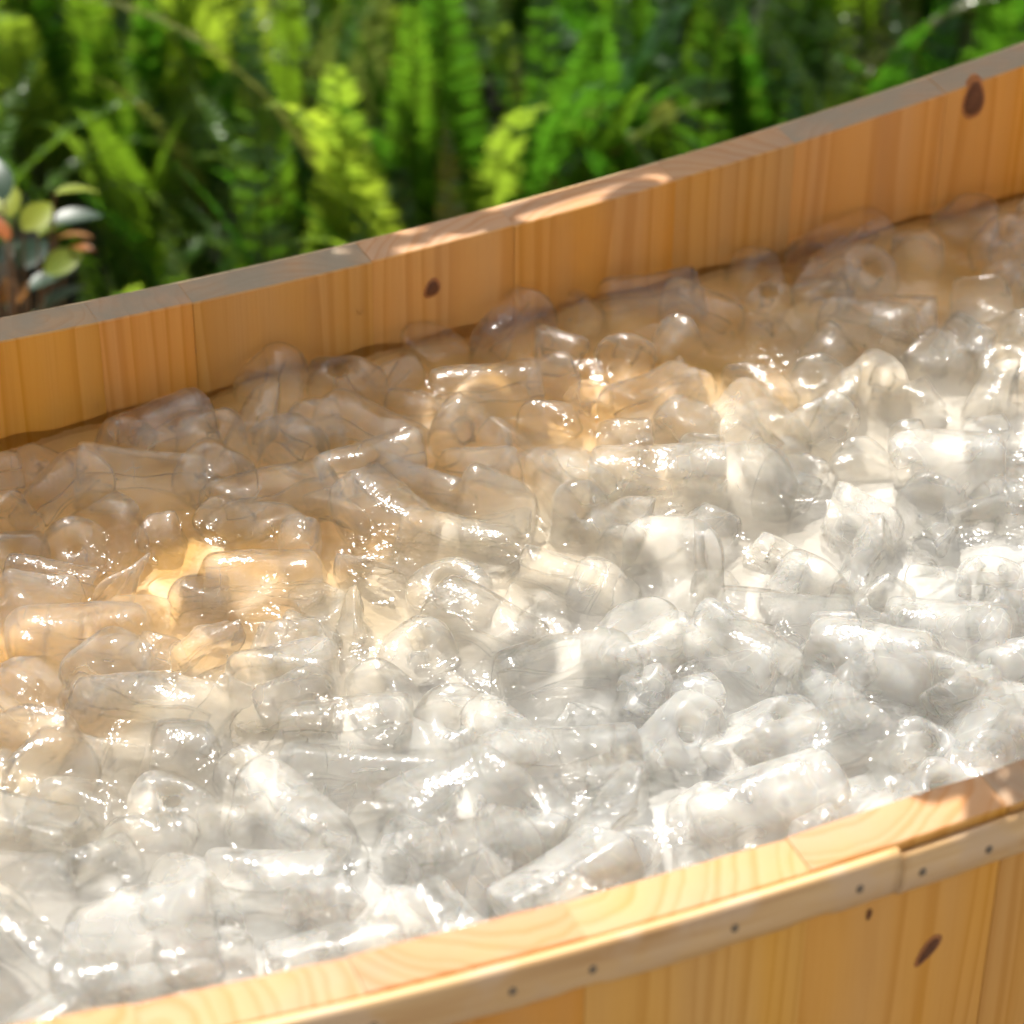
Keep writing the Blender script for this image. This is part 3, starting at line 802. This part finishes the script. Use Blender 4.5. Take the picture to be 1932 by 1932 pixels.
# ------------------------------------------------------------------ tree whose branches throw the dappled shade (above the frame)
lt = leaf_mesh('leaf', .06, .030, M_leaf, .15)
LTV = [v.co.copy() for v in lt.vertices]; LTF = [tuple(p.vertices) for p in lt.polygons]
def shade_tree():
    r = random.Random(31)
    t = empty('garden_tree', (2.4, 4.6, 0)); tag(t, 'slender leafy garden tree overhanging the ferns and the far rim', 'tree')
    obj('trunk', tube_mesh('trunk', [(0, 0, 0), (.05, -.03, .8), (-.05, .02, 1.7), (-.1, -.1, 2.8), (-.2, -.1, 3.6)], .07, .03, M_bark, 10), t)
    # branches aim at points that lie on the sun line of chosen spots
    def sunpt(p, d): return Vector(p)+sdir*d
    aims = []
    def rimp(px, d, sp, n): 
        s = arc_at_px(px, True); u, v, tt, nn = curve_at(s); aims.append((sunpt(uv_world(u+nn.x*TT/2, v+nn.y*TT/2, rim_z(u)), d), sp, n))
    for px in (30, 110, 190, 270, 350, 430, 510, 590, 660): rimp(px, .7, .028, 30)
    rimp(960, .6, .006, 2)
    s = near_s(1925); u, v, tt, nn = curve_at(s)
    for dd in (0, .04): aims.append((sunpt(uv_world(u+nn.x*TT/2+dd, v+nn.y*TT/2, rim_z(u)), .6), .016, 7))
    for px in (1330, 1400, 1460, 1530, 1600, 1660): rimp(px, .7, .022, 20)
    for px in (1790, 1860, 1930): rimp(px, .75, .028, 22)
    for (x, y, z, sp, n) in ((.35, 2.5, .3, .16, 60), (.7, 2.7, .3, .16, 60), (.5, 3.0, .2, .18, 60), (.15, 2.7, .25, .14, 35), (.9, 3.1, .2, .2, 90), (.5, 2.3, .3, .14, 110), (.8, 2.4, .3, .14, 110), (.35, 3.2, .2, .2, 130), (1.1, 2.9, .2, .2, 150), (.25, 2.25, .3, .10, 30), (.75, 3.3, .2, .2, 120), (0, 2.9, .2, .15, 25), (-.35, 2.3, .3, .10, 14)):
        aims.append((sunpt((x, y, z), 1.7), sp, n))
    VV = []; FF = []; base_ = t.location
    for (c, sp, n) in aims:
        for _ in range(n):
            p = c+Vector((r.gauss(0, sp), r.gauss(0, sp), r.gauss(0, sp*.6)))-base_
            m = Euler((r.uniform(-.8, .8), r.uniform(-.7, .7), r.uniform(0, 6.3))).to_matrix(); k = len(VV); s = r.uniform(.5, 1.0)
            VV += [p+m@(q*s) for q in LTV]; FF += [tuple(i+k for i in f) for f in LTF]
        st0 = Vector((-.15, -.05, 2.9)); e = c-base_
        obj('branch', tube_mesh('branch', [st0, st0.lerp(e, .4)+Vector((0, 0, .2)), st0.lerp(e, .8)+Vector((0, 0, .08)), e], .016, .003, M_bark), t)
    for _ in range(500):
        p = Vector((r.gauss(-.2, .5), r.gauss(.3, .45), 3.3+r.gauss(0, .45)))
        m = Euler((r.uniform(-.8, .8), r.uniform(-.7, .7), r.uniform(0, 6.3))).to_matrix(); k = len(VV)
        VV += [p+m@(q*1.1) for q in LTV]; FF += [tuple(i+k for i in f) for f in LTF]
    obj('crown', mesh('crown', VV, FF, M_leaf, True), t)
shade_tree()

# unseen foliage added above the frame to darken the sky the wet ice mirrors
def added_hedge():
    r = random.Random(8); VV = []; FF = []
    lv = [Vector(p) for p in ((0, 0, 0), (.07, .035, .01), (.15, 0, 0), (.07, -.035, .01))]
    for _ in range(15000):
        x = r.uniform(-7, 8); h = 3.6+.35*math.sin(1.3*x)+.2*math.sin(3.1*x+1)
        z = h*r.random()**.8; y = 5.6+r.random()**2*1.2+.25*math.sin(2*x+z)
        m = Euler((r.uniform(-1, 1), r.uniform(-1, 1), r.uniform(0, 6.3))).to_matrix(); k = len(VV); p = Vector((x, y, z))
        VV += [p+m@(q*1.3) for q in lv]; FF.append((k, k+1, k+2, k+3))
    h = empty('added_hedge', (0, 6.2, 0)); tag(h, 'unseen dark green foliage added to cut the sky mirrored in the ice', 'added_hedge')
    o = obj('foliage', mesh('foliage', VV, FF, M_leaf), h, (0, -6.2, 0)); o['kind'] = 'stuff'
    for i in range(9):
        x = -6.5+i*1.75
        obj('stem', tube_mesh('stem', [(x, .15, 0), (x+.05, .1, 1.5), (x-.05, .2, 3.2)], .05, .02, M_bark), h)
added_hedge()
